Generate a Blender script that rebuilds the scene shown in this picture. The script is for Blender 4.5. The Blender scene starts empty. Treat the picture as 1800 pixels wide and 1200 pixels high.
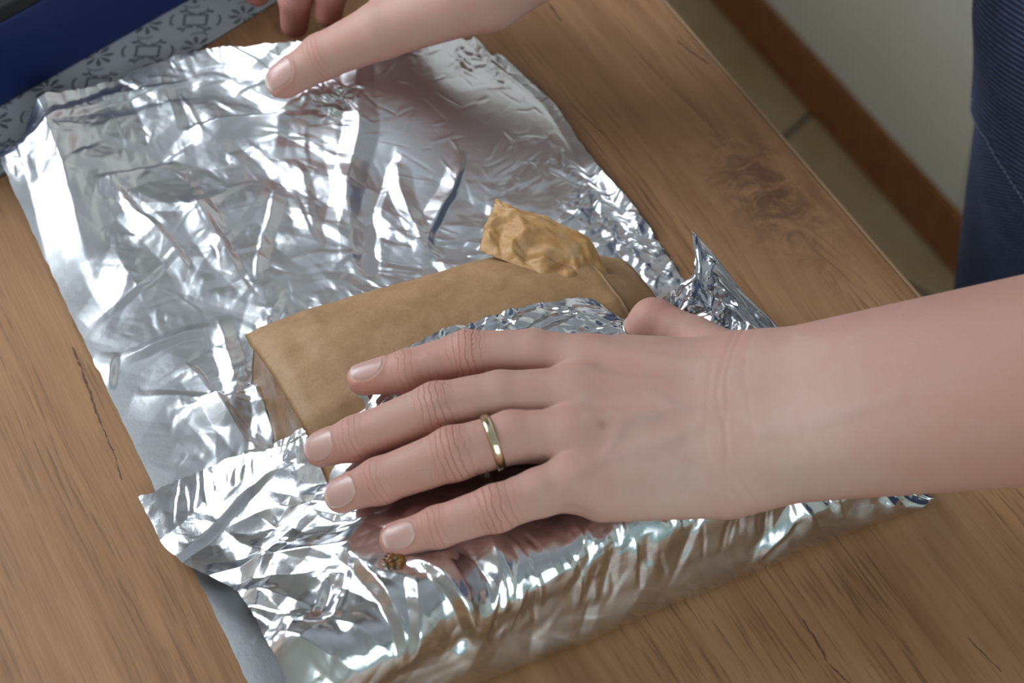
import bpy, bmesh, math, random
import numpy as np
from mathutils import Matrix, Vector

# ------------------------------------------------------------------ frame of reference
# World: metres, +Y along the counter (away), +X across it, +Z up. Numbers below are given above the
# worktop (z = 0 there); TZ lifts everything so that the floor is at world z = 0.
TZ = 0.90
FPX = 3700.0
PITCH, HEAD, DIST = math.radians(47.4), math.radians(26.2), 0.96
hv = np.array([math.sin(HEAD), math.cos(HEAD), 0.0])
rv = np.array([math.cos(HEAD), -math.sin(HEAD), 0.0])
fw = hv * math.cos(PITCH) + np.array([0, 0, -math.sin(PITCH)])
upv = np.cross(rv, fw)
CAM = -fw * DIST


def un(px, py, z):
    """point at height z above the worktop that was measured at photo pixel (px, py)"""
    d = fw * FPX + rv * (px - 900) + upv * (600 - py)
    return CAM + d * ((z - CAM[2]) / d[2])


sc = bpy.context.scene
cam_d = bpy.data.cameras.new('camera')
cam = bpy.data.objects.new('camera', cam_d)
sc.collection.objects.link(cam)
sc.camera = cam
cam_d.sensor_width = 36.0
cam_d.lens = 36.0 * FPX / 1800.0
cam_d.clip_start = 0.02
cam_d.dof.use_dof = True
cam_d.dof.focus_distance = 0.90
cam_d.dof.aperture_fstop = 11.0
R = Matrix(((rv[0], upv[0], -fw[0]), (rv[1], upv[1], -fw[1]), (rv[2], upv[2], -fw[2])))
cam.matrix_world = Matrix.Translation(Vector(CAM) + Vector((0, 0, TZ))) @ R.to_4x4()

world = bpy.data.worlds.new('sky')
sc.world = world
world.use_nodes = True
world.node_tree.nodes['Background'].inputs[0].default_value = (0.80, 0.90, 1.0, 1)
world.node_tree.nodes['Background'].inputs[1].default_value = 1.2


def area(name, loc, target, sx, sy, power, col):
    l = bpy.data.lights.new(name, 'AREA')
    l.shape = 'RECTANGLE'
    l.size, l.size_y, l.energy, l.color = sx, sy, power, col
    o = bpy.data.objects.new(name, l)
    o.location = loc
    o.rotation_euler = (Vector(target) - Vector(loc)).to_track_quat('-Z', 'Y').to_euler()
    sc.collection.objects.link(o)
    return o


# daylight arriving through the two windows of the kitchen
area('window_daylight', (-0.93, 1.05, 1.75), (0.1, 0.2, 0.95), 1.2, 1.0, 40, (0.83, 0.92, 1.0))
area('window_daylight', (-0.35, -1.85, 1.80), (0, 0, 0.95), 1.3, 1.0, 16, (0.80, 0.97, 1.0))
sc.view_settings.view_transform = 'Standard'
sc.view_settings.look = 'None'
sc.view_settings.gamma = 1.0
sc.view_settings.use_curve_mapping = False
sc.view_settings.exposure = 0.28
random.seed(4)
rng = np.random.default_rng(11)


# ------------------------------------------------------------------ node helpers
class N:
    """a socket with arithmetic"""
    t = None

    def __init__(s, sock): s.s = sock


def mth(op, a, b=None, c=None, clamp=False):
    n = N.t.nodes.new('ShaderNodeMath')
    n.operation = op
    n.use_clamp = clamp
    for i, v in enumerate((a, b, c)):
        if v is None: continue
        if isinstance(v, N): N.t.links.new(v.s, n.inputs[i])
        else: n.inputs[i].default_value = float(v)
    return N(n.outputs[0])


for _n, _op in (('add', 'ADD'), ('sub', 'SUBTRACT'), ('mul', 'MULTIPLY'), ('truediv', 'DIVIDE')):
    setattr(N, '__%s__' % _n, lambda s, o, _op=_op: mth(_op, s, o))
    setattr(N, '__r%s__' % _n, lambda s, o, _op=_op: mth(_op, o, s))


def sstep(x, a, b):
    n = N.t.nodes.new('ShaderNodeMapRange')
    n.interpolation_type = 'SMOOTHSTEP'
    N.t.links.new(x.s, n.inputs[0])
    n.inputs[1].default_value, n.inputs[2].default_value = a, b
    return N(n.outputs[0])


def link(node, inp, v):
    if isinstance(v, N): N.t.links.new(v.s, node.inputs[inp])
    else: node.inputs[inp].default_value = v


def objco():
    n = N.t.nodes.new('ShaderNodeTexCoord')
    return N(n.outputs['Object'])


def xyz(v):
    n = N.t.nodes.new('ShaderNodeSeparateXYZ')
    N.t.links.new(v.s, n.inputs[0])
    return [N(o) for o in n.outputs]


def comb(x, y, z=0.0):
    n = N.t.nodes.new('ShaderNodeCombineXYZ')
    for i, v in enumerate((x, y, z)): link(n, i, v)
    return N(n.outputs[0])


def noise(vec, scale, detail=3, rough=0.55, dist=0.0):
    n = N.t.nodes.new('ShaderNodeTexNoise')
    link(n, 'Vector', vec)
    n.inputs['Scale'].default_value = scale
    n.inputs['Detail'].default_value = detail
    n.inputs['Roughness'].default_value = rough
    n.inputs['Distortion'].default_value = dist
    return N(n.outputs[0])


def ramp(f, stops):
    n = N.t.nodes.new('ShaderNodeValToRGB')
    link(n, 0, f)
    cr = n.color_ramp
    while len(cr.elements) < len(stops): cr.elements.new(0.5)
    for e, (p, c) in zip(cr.elements, stops):
        e.position = p
        e.color = (c[0], c[1], c[2], 1)
    return N(n.outputs[0])


def mixc(f, a, b, mode='MIX'):
    n = N.t.nodes.new('ShaderNodeMix')
    n.data_type = 'RGBA'
    n.blend_type = mode
    link(n, 0, f)
    for i, v in ((6, a), (7, b)):
        if isinstance(v, N): N.t.links.new(v.s, n.inputs[i])
        else: n.inputs[i].default_value = (v[0], v[1], v[2], 1)
    return N(n.outputs[2])


def attr(name, out='Fac'):
    n = N.t.nodes.new('ShaderNodeAttribute')
    n.attribute_name = name
    return N(n.outputs[out])


def bump(h, strength, dist):
    n = N.t.nodes.new('ShaderNodeBump')
    n.inputs['Strength'].default_value = strength
    n.inputs['Distance'].default_value = dist
    link(n, 'Height', h)
    return N(n.outputs[0])


def mat(name, col=(0.5, 0.5, 0.5), rough=0.5, metal=0.0, fn=None, **kw):
    m = bpy.data.materials.new(name)
    m.use_nodes = True
    N.t = m.node_tree
    b = m.node_tree.nodes['Principled BSDF']
    b.inputs['Base Color'].default_value = (col[0], col[1], col[2], 1)
    b.inputs['Roughness'].default_value = rough
    b.inputs['Metallic'].default_value = metal
    for k, v in kw.items(): b.inputs[k.replace('_', ' ')].default_value = v
    if fn: fn(b)
    return m


# ------------------------------------------------------------------ mesh helpers
def mesh(name, V, F, m, parent=None, base=None, smooth=True, attrs=None):
    """one mesh object; V in metres above the worktop; its origin goes to 'base' (or its parent's)"""
    V = np.asarray(V, float)
    me = bpy.data.meshes.new(name)
    o = bpy.data.objects.new(name, me)
    sc.collection.objects.link(o)
    if base is None:
        base = parent['_base'] if parent is not None else (V[:, 0].mean(), V[:, 1].mean(), V[:, 2].min())
    base = np.asarray([float(q) for q in base])
    VL = V - base
    if isinstance(F, np.ndarray) and F.ndim == 2:
        k = F.shape[1]
        me.vertices.add(len(VL))
        me.vertices.foreach_set('co', VL.astype(np.float32).ravel())
        me.loops.add(F.size)
        me.loops.foreach_set('vertex_index', F.astype(np.int32).ravel())
        me.polygons.add(len(F))
        me.polygons.foreach_set('loop_start', np.arange(0, F.size, k, dtype=np.int32))
        me.update(calc_edges=True)
        me.validate()
    else:
        me.from_pydata(VL.tolist(), [], [list(map(int, f)) for f in F])
        me.update()
    if smooth: me.shade_smooth()
    for an, (ty, data) in (attrs or {}).items():
        a = me.attributes.new(an, ty, 'POINT')
        a.data.foreach_set('color' if ty == 'FLOAT_COLOR' else 'value', np.asarray(data, np.float32).ravel())
    me.materials.append(m)
    if parent is not None:
        o.parent = parent
        pb = np.asarray([float(q) for q in parent['_base']])
        o.location = base - pb
    else:
        o.location = base + np.array([0, 0, TZ])
    o['_base'] = base.tolist()
    return o


def empty(name, base, label, cat, group=None):
    o = bpy.data.objects.new(name, None)
    sc.collection.objects.link(o)
    o.empty_display_size = 0.05
    o.location = np.asarray(base, float) + np.array([0, 0, TZ])
    o['_base'] = [float(q) for q in base]
    return tag(o, label, cat, group)


def tag(o, label, cat, group=None):
    o['label'] = label
    o['category'] = cat
    if group: o['group'] = group
    return o


def struct(o):
    o['kind'] = 'structure'
    return o


def box(lo, hi, bev=0.0):
    bm = bmesh.new()
    bmesh.ops.create_cube(bm, size=1)
    lo, hi = np.array(lo, float), np.array(hi, float)
    for v in bm.verts: v.co = Vector((lo + hi) / 2 + np.array(v.co) * (hi - lo))
    if bev: bmesh.ops.bevel(bm, geom=bm.edges[:], offset=bev, segments=2, affect='EDGES', profile=0.5)
    V = [tuple(v.co) for v in bm.verts]
    F = [[v.index for v in f.verts] for f in bm.faces]
    bm.verts.index_update()
    F = [[v.index for v in f.verts] for f in bm.faces]
    bm.free()
    return V, F


def merge(parts):
    V, F = [], []
    for v, f in parts:
        o = len(V)
        V += [tuple(q) for q in v]
        F += [[i + o for i in q] for q in f]
    return V, F


def grid_faces(nu, nv):
    i = np.arange(nu - 1)[:, None] * nv + np.arange(nv - 1)[None, :]
    return np.stack([i, i + nv, i + nv + 1, i + 1], -1).reshape(-1, 4)


def tube(P, r, n=8, closed=False):
    P = np.asarray(P, float)
    r = np.broadcast_to(r, len(P))
    T = np.gradient(P, axis=0)
    if closed: T = np.roll(P, -1, 0) - np.roll(P, 1, 0)
    T /= np.linalg.norm(T, axis=1)[:, None]
    ref = np.array([0.3, 0.2, 1.0])
    A = np.cross(T, ref); A /= np.linalg.norm(A, axis=1)[:, None]
    B = np.cross(T, A)
    an = np.linspace(0, 2 * np.pi, n, endpoint=False)
    V = P[:, None] + r[:, None, None] * (np.cos(an)[None, :, None] * A[:, None] + np.sin(an)[None, :, None] * B[:, None])
    F = []
    m = len(P)
    for i in range(m if closed else m - 1):
        for j in range(n):
            F.append([i * n + j, i * n + (j + 1) % n, ((i + 1) % m) * n + (j + 1) % n, ((i + 1) % m) * n + j])
    if not closed: F += [list(range(n))[::-1], [(m - 1) * n + j for j in range(n)]]
    return V.reshape(-1, 3), F


def ss(x, a, b):
    t = np.clip((np.asarray(x, float) - a) / (b - a), 0, 1)
    return t * t * (3 - 2 * t)


def vnoise(P, seed=0):
    """smooth value noise, P (..., k), k = 2 or 3, unit lattice, range about -1..1"""
    P = np.asarray(P, float)
    k = P.shape[-1]
    i = np.floor(P).astype(np.int64)
    f = P - i
    f = f * f * (3 - 2 * f)
    out = 0
    for c in range(2 ** k):
        o = np.array([(c >> j) & 1 for j in range(k)])
        q = i + o
        hsh = seed * 374761393
        for j, pr in enumerate((73856093, 19349663, 83492791)[:k]): hsh = hsh ^ (q[..., j] * pr)
        hsh = (hsh * 2654435761) & 0xFFFFFFFF
        hsh = ((hsh ^ (hsh >> 13)) * 1274126177) & 0xFFFFFFFF
        val = ((hsh ^ (hsh >> 16)) & 0xFFFF) / 32767.5 - 1
        w = np.prod(np.where(o == 1, f, 1 - f), -1)
        out = out + val * w
    return out


# ------------------------------------------------------------------ implicit surfaces
def cone(P, a, b, ra, rb):
    a, b = np.asarray(a, np.float32), np.asarray(b, np.float32)
    ba = b - a
    pa = P - a
    t = np.clip(pa @ ba / max(float(ba @ ba), 1e-12), 0, 1)
    q = pa - t[:, None] * ba
    return np.sqrt(np.einsum('ij,ij->i', q, q)) - (ra + (rb - ra) * t)


def smin(a, b, k):
    h = np.clip(0.5 + 0.5 * (b - a) / k, 0, 1)
    return b + (a - b) * h - k * h * (1 - h)


def surfnet(f, lo, hi, s, B=8):
    lo = np.asarray(lo, float)
    nb = np.ceil((np.asarray(hi) - lo) / (s * B)).astype(int)
    g = np.stack(np.meshgrid(*[np.arange(n) for n in nb], indexing='ij'), -1).reshape(-1, 3)
    cen = lo + (g + 0.5) * s * B
    keep = g[np.abs(f(cen.astype(np.float32))) < s * B * 1.05]
    c = np.stack(np.meshgrid(*[np.arange(B + 1)] * 3, indexing='ij'), -1).reshape(-1, 3)
    vals = np.empty((len(keep), B + 1, B + 1, B + 1), np.float32)
    for k0 in range(0, len(keep), 500):
        kk = keep[k0:k0 + 500]
        P = lo + (kk[:, None] * B + c[None]) * s
        vals[k0:k0 + 500] = f(P.reshape(-1, 3).astype(np.float32)).reshape(len(kk), B + 1, B + 1, B + 1)
    dims = nb * B + 2
    sg = vals < 0
    cnt = np.zeros((len(keep), B, B, B), int)
    for o in np.ndindex(2, 2, 2): cnt += sg[:, o[0]:o[0] + B, o[1]:o[1] + B, o[2]:o[2] + B]
    bi, x, y, z = np.nonzero((cnt > 0) & (cnt < 8))
    gc = keep[bi] * B + np.stack([x, y, z], -1)
    acc = np.zeros((len(bi), 3)); num = np.zeros(len(bi))
    for ax in range(3):
        for o in np.ndindex(2, 2):
            p = [0, 0, 0]; p[(ax + 1) % 3], p[(ax + 2) % 3] = o
            q = list(p); q[ax] = 1
            va = vals[bi, x + p[0], y + p[1], z + p[2]]; vb = vals[bi, x + q[0], y + q[1], z + q[2]]
            cr = (va < 0) != (vb < 0)
            t = np.where(cr, va / np.where(cr, va - vb, 1), 0)
            pt = np.array(p, float)[None].repeat(len(bi), 0); pt[:, ax] = t
            acc += pt * cr[:, None]; num += cr
    V = lo + (gc + acc / num[:, None]) * s
    key = (gc[:, 0] * dims[1] + gc[:, 1]) * dims[2] + gc[:, 2]
    order = np.argsort(key); ks = key[order]
    Q = []
    for ax in range(3):
        a = sg[:, :B, :B, :B]
        sl = [slice(0, B)] * 3; sl[ax] = slice(1, B + 1)
        b = sg[(slice(None),) + tuple(sl)]
        bi, x, y, z = np.nonzero(a != b)
        e = keep[bi] * B + np.stack([x, y, z], -1)
        ins = a[bi, x, y, z]
        u, w = (ax + 1) % 3, (ax + 2) % 3
        ids = []
        for du, dw in ((-1, -1), (0, -1), (0, 0), (-1, 0)):
            cc = e.copy(); cc[:, u] += du; cc[:, w] += dw
            kq = (cc[:, 0] * dims[1] + cc[:, 1]) * dims[2] + cc[:, 2]
            pos = np.clip(np.searchsorted(ks, kq), 0, len(ks) - 1)
            ids.append(np.where(ks[pos] == kq, order[pos], -1))
        q = np.stack(ids, -1)
        q = np.where(ins[:, None], q, q[:, ::-1])
        Q.append(q[(q >= 0).all(1)])
    return V, np.concatenate(Q)


def grad(f, V, e):
    V = V.astype(np.float32)
    g = np.stack([f(V + np.float32(e) * d) - f(V - np.float32(e) * d) for d in np.eye(3, dtype=np.float32)], -1)
    return g / np.maximum(np.linalg.norm(g, axis=1), 1e-9)[:, None]


# ------------------------------------------------------------------ room
M_plaster = mat('plaster', (0.52, 0.50, 0.46), 0.8, fn=lambda b: link(b, 'Normal', bump(noise(objco(), 220, 3), 0.15, 0.002)))
M_teal = mat('pale_paint', (0.50, 0.72, 0.72), 0.7, fn=lambda b: link(b, 'Normal', bump(noise(objco(), 200, 3), 0.1, 0.002)))
M_white = mat('ceiling_paint', (0.41, 0.42, 0.45), 0.85, fn=lambda b: link(b, 'Normal', bump(noise(objco(), 150, 3), 0.1, 0.002)))
M_panel = mat('cream_panel', (0.65, 0.62, 0.54), 0.45, fn=lambda b: link(b, 'Base Color', mixc(noise(objco(), 6, 3), (0.62, 0.60, 0.52), (0.68, 0.66, 0.57))))
M_frame = mat('white_frame', (0.8, 0.8, 0.78), 0.35, fn=lambda b: link(b, 'Normal', bump(noise(objco(), 90, 2), 0.05, 0.001)))


def _wood_base(b):
    x, y, z = xyz(objco())
    v = comb(x * 6.0, y * 50.0, z * 50.0)
    f = noise(v, 1.0, 5, 0.6, 0.4)
    link(b, 'Base Color', ramp(f, [(0.3, (0.17, 0.055, 0.018)), (0.7, (0.30, 0.11, 0.035))]))


M_skirt = mat('varnished_wood', rough=0.35, fn=_wood_base)
XL, XR, YB, YF, ZC = -0.95, 0.855, -2.05, 2.6, 1.65


def _tile(b):
    c = objco()
    n = noise(c, 7, 4, 0.6, 0.6)
    n2 = noise(c, 40, 3)
    col = ramp(n, [(0.25, (0.34, 0.17, 0.075)), (0.5, (0.42, 0.31, 0.18)), (0.72, (0.58, 0.50, 0.37))])
    link(b, 'Base Color', mixc(n2, col, (0.40, 0.28, 0.15), 'MIX'))
    link(b, 'Roughness', 0.3 + n2 * 0.2)


M_tile = mat('stone_tile', rough=0.35, fn=_tile)
M_grout = mat('grout', (0.16, 0.13, 0.10), 0.9, fn=lambda b: link(b, 'Base Color', mixc(noise(objco(), 60), (0.13, 0.11, 0.08), (0.20, 0.17, 0.13))))
floor = struct(mesh('floor', *box((XL, YB, -0.93), (XR, YF, -0.905)), M_grout, smooth=False))
tv, tf = box((-0.163, -0.163, -0.006), (0.163, 0.163, 0.0), 0.003)
tile_me = None
ta = math.radians(24.0)
tc = np.array([0.784, 0.89])
tdir = np.array([math.cos(ta), math.sin(ta)]); tdr = np.array([-math.sin(ta), math.cos(ta)])
for i in range(-12, 12):
    for j in range(-12, 12):
        p = tc + tdir * (i * 0.333 + 0.06) + tdr * (j * 0.333 + 0.1665)
        if not (XL + 0.05 < p[0] < XR + 0.12 and YB + 0.1 < p[1] < YF - 0.1): continue
        if tile_me is None:
            o = mesh('tile', tv, tf, M_tile, parent=floor, base=(0, 0, 0), smooth=False)
            tile_me = o.data
            o0 = o
        else:
            o = o0.copy(); sc.collection.objects.link(o)
        fb = np.array(list(floor['_base']))
        o.location = np.array([p[0], p[1], -0.9]) - fb
        o.rotation_euler = (random.uniform(-.001, .001), 0, ta + random.choice((0, 1, 2, 3)) * math.pi / 2)

wr = mesh('wall_right', *box((XR, YB, -0.90), (XR + 0.1, YF, ZC)), M_plaster, smooth=False)
struct(wr)
y0 = YB
gap_y = un(1625, 150, -0.62)[1]
k = 0
ys = [gap_y - 0.6 * 5 + 0.6 * i for i in range(0, 9)]
for a, bb in zip(ys[:-1], ys[1:]):
    a2, b2 = max(a, YB), min(bb, YF)
    if b2 - a2 < 0.05: continue
    mesh('panel', *box((XR - 0.022, a2 + 0.0012, -0.82), (XR + 0.0, b2 - 0.0012, 0.0), 0.0015), M_panel, parent=wr, smooth=False)
sk = struct(mesh('baseboard_right', *box((XR - 0.026, YB, -0.898), (XR, YF, -0.8215), 0.003), M_skirt, smooth=False))
struct(mesh('ceiling', *box((XL - 0.1, YB - 0.1, ZC), (XR + 0.1, YF + 0.1, ZC + 0.08)), M_white, smooth=False))
struct(mesh('wall_far', *box((XL - 0.1, YF, -0.9), (XR + 0.1, YF + 0.1, ZC)), M_plaster, smooth=False))


def wall_with_hole(name, ax, pos, th, a0, a1, h0, h1, m):
    """wall with a window opening a0..a1 x h0..h1; ax 0 -> wall plane x = pos, ax 1 -> y = pos"""
    lo_a, hi_a = (YB, YF) if ax == 0 else (XL, XR)
    ps = []
    for (p0, p1, q0, q1) in ((lo_a, a0, -0.9, ZC), (a1, hi_a, -0.9, ZC), (a0, a1, -0.9, h0), (a0, a1, h1, ZC)):
        if ax == 0: ps.append(box((pos - th, p0, q0), (pos, p1, q1)))
        else: ps.append(box((p0, pos - th, q0), (p1, pos, q1)))
    return struct(mesh(name, *merge(ps), m, smooth=False))


def _glass(b):
    t = N.t
    out = [n for n in t.nodes if n.type == 'OUTPUT_MATERIAL'][0]
    tr = t.nodes.new('ShaderNodeBsdfTransparent')
    gl = t.nodes.new('ShaderNodeBsdfGlossy')
    gl.inputs['Roughness'].default_value = 0.02
    fr = t.nodes.new('ShaderNodeFresnel')
    mx = t.nodes.new('ShaderNodeMixShader')
    t.links.new(fr.outputs[0], mx.inputs[0]); t.links.new(tr.outputs[0], mx.inputs[1]); t.links.new(gl.outputs[0], mx.inputs[2])
    t.links.new(mx.outputs[0], out.inputs[0])


M_glass = mat('window_glass', fn=_glass)


def window(name, ax, pos, a0, a1, h0, h1):
    def B(p0, p1, q0, q1, d0=-0.075, d1=-0.02):
        return box((pos + d0, p0, q0), (pos + d1, p1, q1), 0.003) if ax == 0 else box((p0, pos + d0, q0), (p1, pos + d1, q1), 0.003)
    w = 0.05
    mid = (a0 + a1) / 2
    fr = merge([B(a0, a1, h0, h0 + w), B(a0, a1, h1 - w, h1), B(a0, a0 + w, h0 + w, h1 - w), B(a1 - w, a1, h0 + w, h1 - w), B(mid - w / 2, mid + w / 2, h0 + w, h1 - w)])
    o = struct(mesh(name, *fr, M_frame, smooth=False))
    for p0, p1 in ((a0 + w, mid - w / 2), (mid + w / 2, a1 - w)):
        mesh('pane', *B(p0, p1, h0 + w, h1 - w, -0.05, -0.046), M_glass, parent=o, smooth=False)
    return o


wall_with_hole('wall_left', 0, XL, 0.12, 0.42, 1.68, 0.32, 1.37, M_plaster)
window('window_1', 0, XL, 0.42, 1.68, 0.32, 1.37)
wall_with_hole('wall_back', 1, YB, 0.12, -0.75, 0.6, 0.25, 1.45, M_teal)
window('window_2', 1, YB, -0.75, 0.6, 0.25, 1.45)

# ------------------------------------------------------------------ counter
XE = 0.184
KN = un(1350, 345, 0)


def _oak(b):
    c = objco()
    x, y, z = xyz(c)
    kx, ky = x - (KN[0] - OB[0]), y - (KN[1] - OB[1])
    r2 = kx * kx * 1800.0 + ky * ky * 420.0
    kn = mth('POWER', 2.718, r2 * -1.0)                      # knot
    swirl = x + kn * 0.012 * mth('SIGN', kx)
    w = noise(comb(x * 3.0, y * 2.0), 1.0, 2)
    xx = swirl + (w - 0.5) * 0.03
    broad = noise(comb(xx * 26.0, y * 2.2), 1.0, 4, 0.6, 0.3)
    fine = noise(comb(xx * 130.0, y * 7.0), 1.0, 4, 0.65, 0.2)
    pore = noise(comb(xx * 620.0, y * 24.0, 3.0), 1.0, 3, 0.55)
    col = ramp(broad * 0.55 + fine * 0.45, [(0.26, (0.165, 0.074, 0.032)), (0.45, (0.292, 0.145, 0.066)), (0.57, (0.360, 0.187, 0.089)), (0.74, (0.415, 0.240, 0.130))])
    pm = sstep(pore, 0.50, 0.66) * sstep(noise(comb(xx * 18, y * 3), 1.0, 3), 0.38, 0.62)
    col = mixc(pm * 0.58, col, (0.105, 0.050, 0.023))
    kn2 = noise(c, 60, 4, 0.7, 1.5)
    col = mixc(mth('MULTIPLY', kn, sstep(kn2, 0.30, 0.66), clamp=True) * 0.92, col, (0.105, 0.05, 0.027))
    for pts, wd in CRACKS:
        for (p, q) in zip(pts[:-1], pts[1:]):
            ax, ay = p[0] - OB[0], p[1] - OB[1]
            bx, by = q[0] - p[0], q[1] - p[1]
            L2 = bx * bx + by * by
            jx = (noise(comb(x * 10, y * 150), 1.0, 2) - 0.5) * 0.0022
            px, py = x - ax + jx, y - ay
            t = mth('ADD', (px * bx + py * by) / L2, 0.0, clamp=True)
            dx, dy = px - t * bx, py - t * by
            d = mth('SQRT', dx * dx + dy * dy) + (noise(comb(x * 700, y * 220), 1.0, 2) - 0.42) * (wd * 1.6)
            col = mixc(sstep(d, wd * 1.0, wd * 0.1) * 0.85, col, (0.035, 0.02, 0.012))
    link(b, 'Base Color', col)
    link(b, 'Roughness', 0.46 + fine * 0.16)
    b.inputs['Specular IOR Level'].default_value = 0.35
    link(b, 'Normal', bump(pore * -1.0 + fine * 0.5, 0.25, 0.0006))


OB = (0.0, 0.0, 0.0)


def _pl(*pp): return [un(px, py, 0)[:2] for px, py in pp]


CRACKS = [(_pl((128, 610), (152, 672), (176, 742)), 0.0011), (_pl((176, 742), (198, 790), (214, 842)), 0.0007),
          (_pl((1188, 70), (1215, 92), (1246, 112)), 0.0008), (_pl((946, -10), (968, 12), (986, 36)), 0.0009),
          (_pl((1412, 1090), (1436, 1128), (1452, 1160), (1492, 1200)), 0.0007), (_pl((1700, 1120), (1760, 1180)), 0.0005),
          (_pl((1000, 180), (1060, 236)), 0.0004)]
M_oak = mat('oak_laminate', rough=0.45, fn=_oak)
M_carcass = mat('cupboard_white', (0.6, 0.58, 0.53), 0.5, fn=lambda b: link(b, 'Base Color', mixc(noise(objco(), 5), (0.58, 0.56, 0.51), (0.62, 0.60, 0.55))))
counter = empty('kitchen_counter', (0, 0, -0.9), 'oak-look kitchen counter the foil and both hands rest on', 'counter')
wt = mesh('worktop', *box((-0.60, -0.62, -0.038), (XE - 0.0018, 1.35, 0.0), 0.0012), M_oak, parent=counter, base=(0, 0, 0), smooth=False)
M_edge = mat('oak_edge_strip', rough=0.5, fn=lambda b: link(b, 'Base Color', ramp(noise(comb(*[q * s for q, s in zip(xyz(objco()), (40, 5, 200))]), 1.0, 4), [(0.3, (0.24, 0.13, 0.06)), (0.7, (0.33, 0.20, 0.105))])))
mesh('edge_band', *box((XE - 0.0018, -0.62, -0.038), (XE, 1.35, 0.0), 0.0005), M_edge, parent=counter, smooth=False)
mesh('cabinet_body', *box((-0.58, -0.58, -0.80), (XE - 0.04, 1.33, -0.038)), M_carcass, parent=counter, smooth=False)
mesh('plinth', *box((-0.56, -0.56, -0.9), (XE - 0.08, 1.31, -0.80)), M_skirt, parent=counter, smooth=False)

# ------------------------------------------------------------------ aluminium foil
FL = lambda xs, ys: (lambda x: np.interp(x, xs, ys))


def hermite(xs, ys):
    xs, ys = np.array(xs, float), np.array(ys, float)
    d = np.gradient(ys, xs)

    def f(x):
        x = np.clip(x, xs[0], xs[-1])
        i = np.clip(np.searchsorted(xs, x) - 1, 0, len(xs) - 2)
        hh = xs[i + 1] - xs[i]; t = (x - xs[i]) / hh
        return ((2 * t**3 - 3 * t**2 + 1) * ys[i] + (t**3 - 2 * t**2 + t) * hh * d[i] + (-2 * t**3 + 3 * t**2) * ys[i + 1] + (t**3 - t**2) * hh * d[i + 1])
    return f


h_sh = hermite([-.182, -.165, -.15, -.13, -.11, -.08, -.04, 0, .03, .05, .07, .09, .105, .118],
               [.030, .031, .033, .040, .047, .052, .054, .054, .052, .049, .043, .036, .025, .010])
h_ed = hermite([-.184, -.144, -.122, -.107, -.09, -.068, -.03, 0, .023, .038, .053, .07, .09, .105],
               [.008, .015, .028, .040, .051, .0555, .056, .056, .053, .043, .033, .027, .022, .012])
y_end = FL([-.184, -.144, -.122, -.107, -.088, -.068, -.04, -.014, .01, .025, .037, .053, .068, .078, .084, .089, .094, .099, .108],
           [-.017, -.019, -.029, -.036, -.035, -.030, -.027, -.028, -.034, -.042, -.045, -.036, -.026, -.026, -.014, -.004, -.030, -.050, -.070])


def z_top(x, y):
    e = h_ed(x)
    return e + (h_sh(x) - e) * ss(-y, .048, .128)


_fe = [(24, 222, .014), (60, 188, .019), (120, 170, .013), (190, 148, .008), (250, 125, .008), (310, 106, .009), (360, 92, .011), (450, 84, .018), (540, 74, .026),
       (620, 76, .030), (720, 74, .028), (800, 66, .019), (840, 68, .012), (868, 78, .006), (884, 98, .003)]
_fp = np.array([un(*q) for q in _fe])
y_far = hermite(_fp[:, 0], _fp[:, 1])
z_far = hermite(_fp[:, 0], [q[2] for q in _fe])


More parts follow.
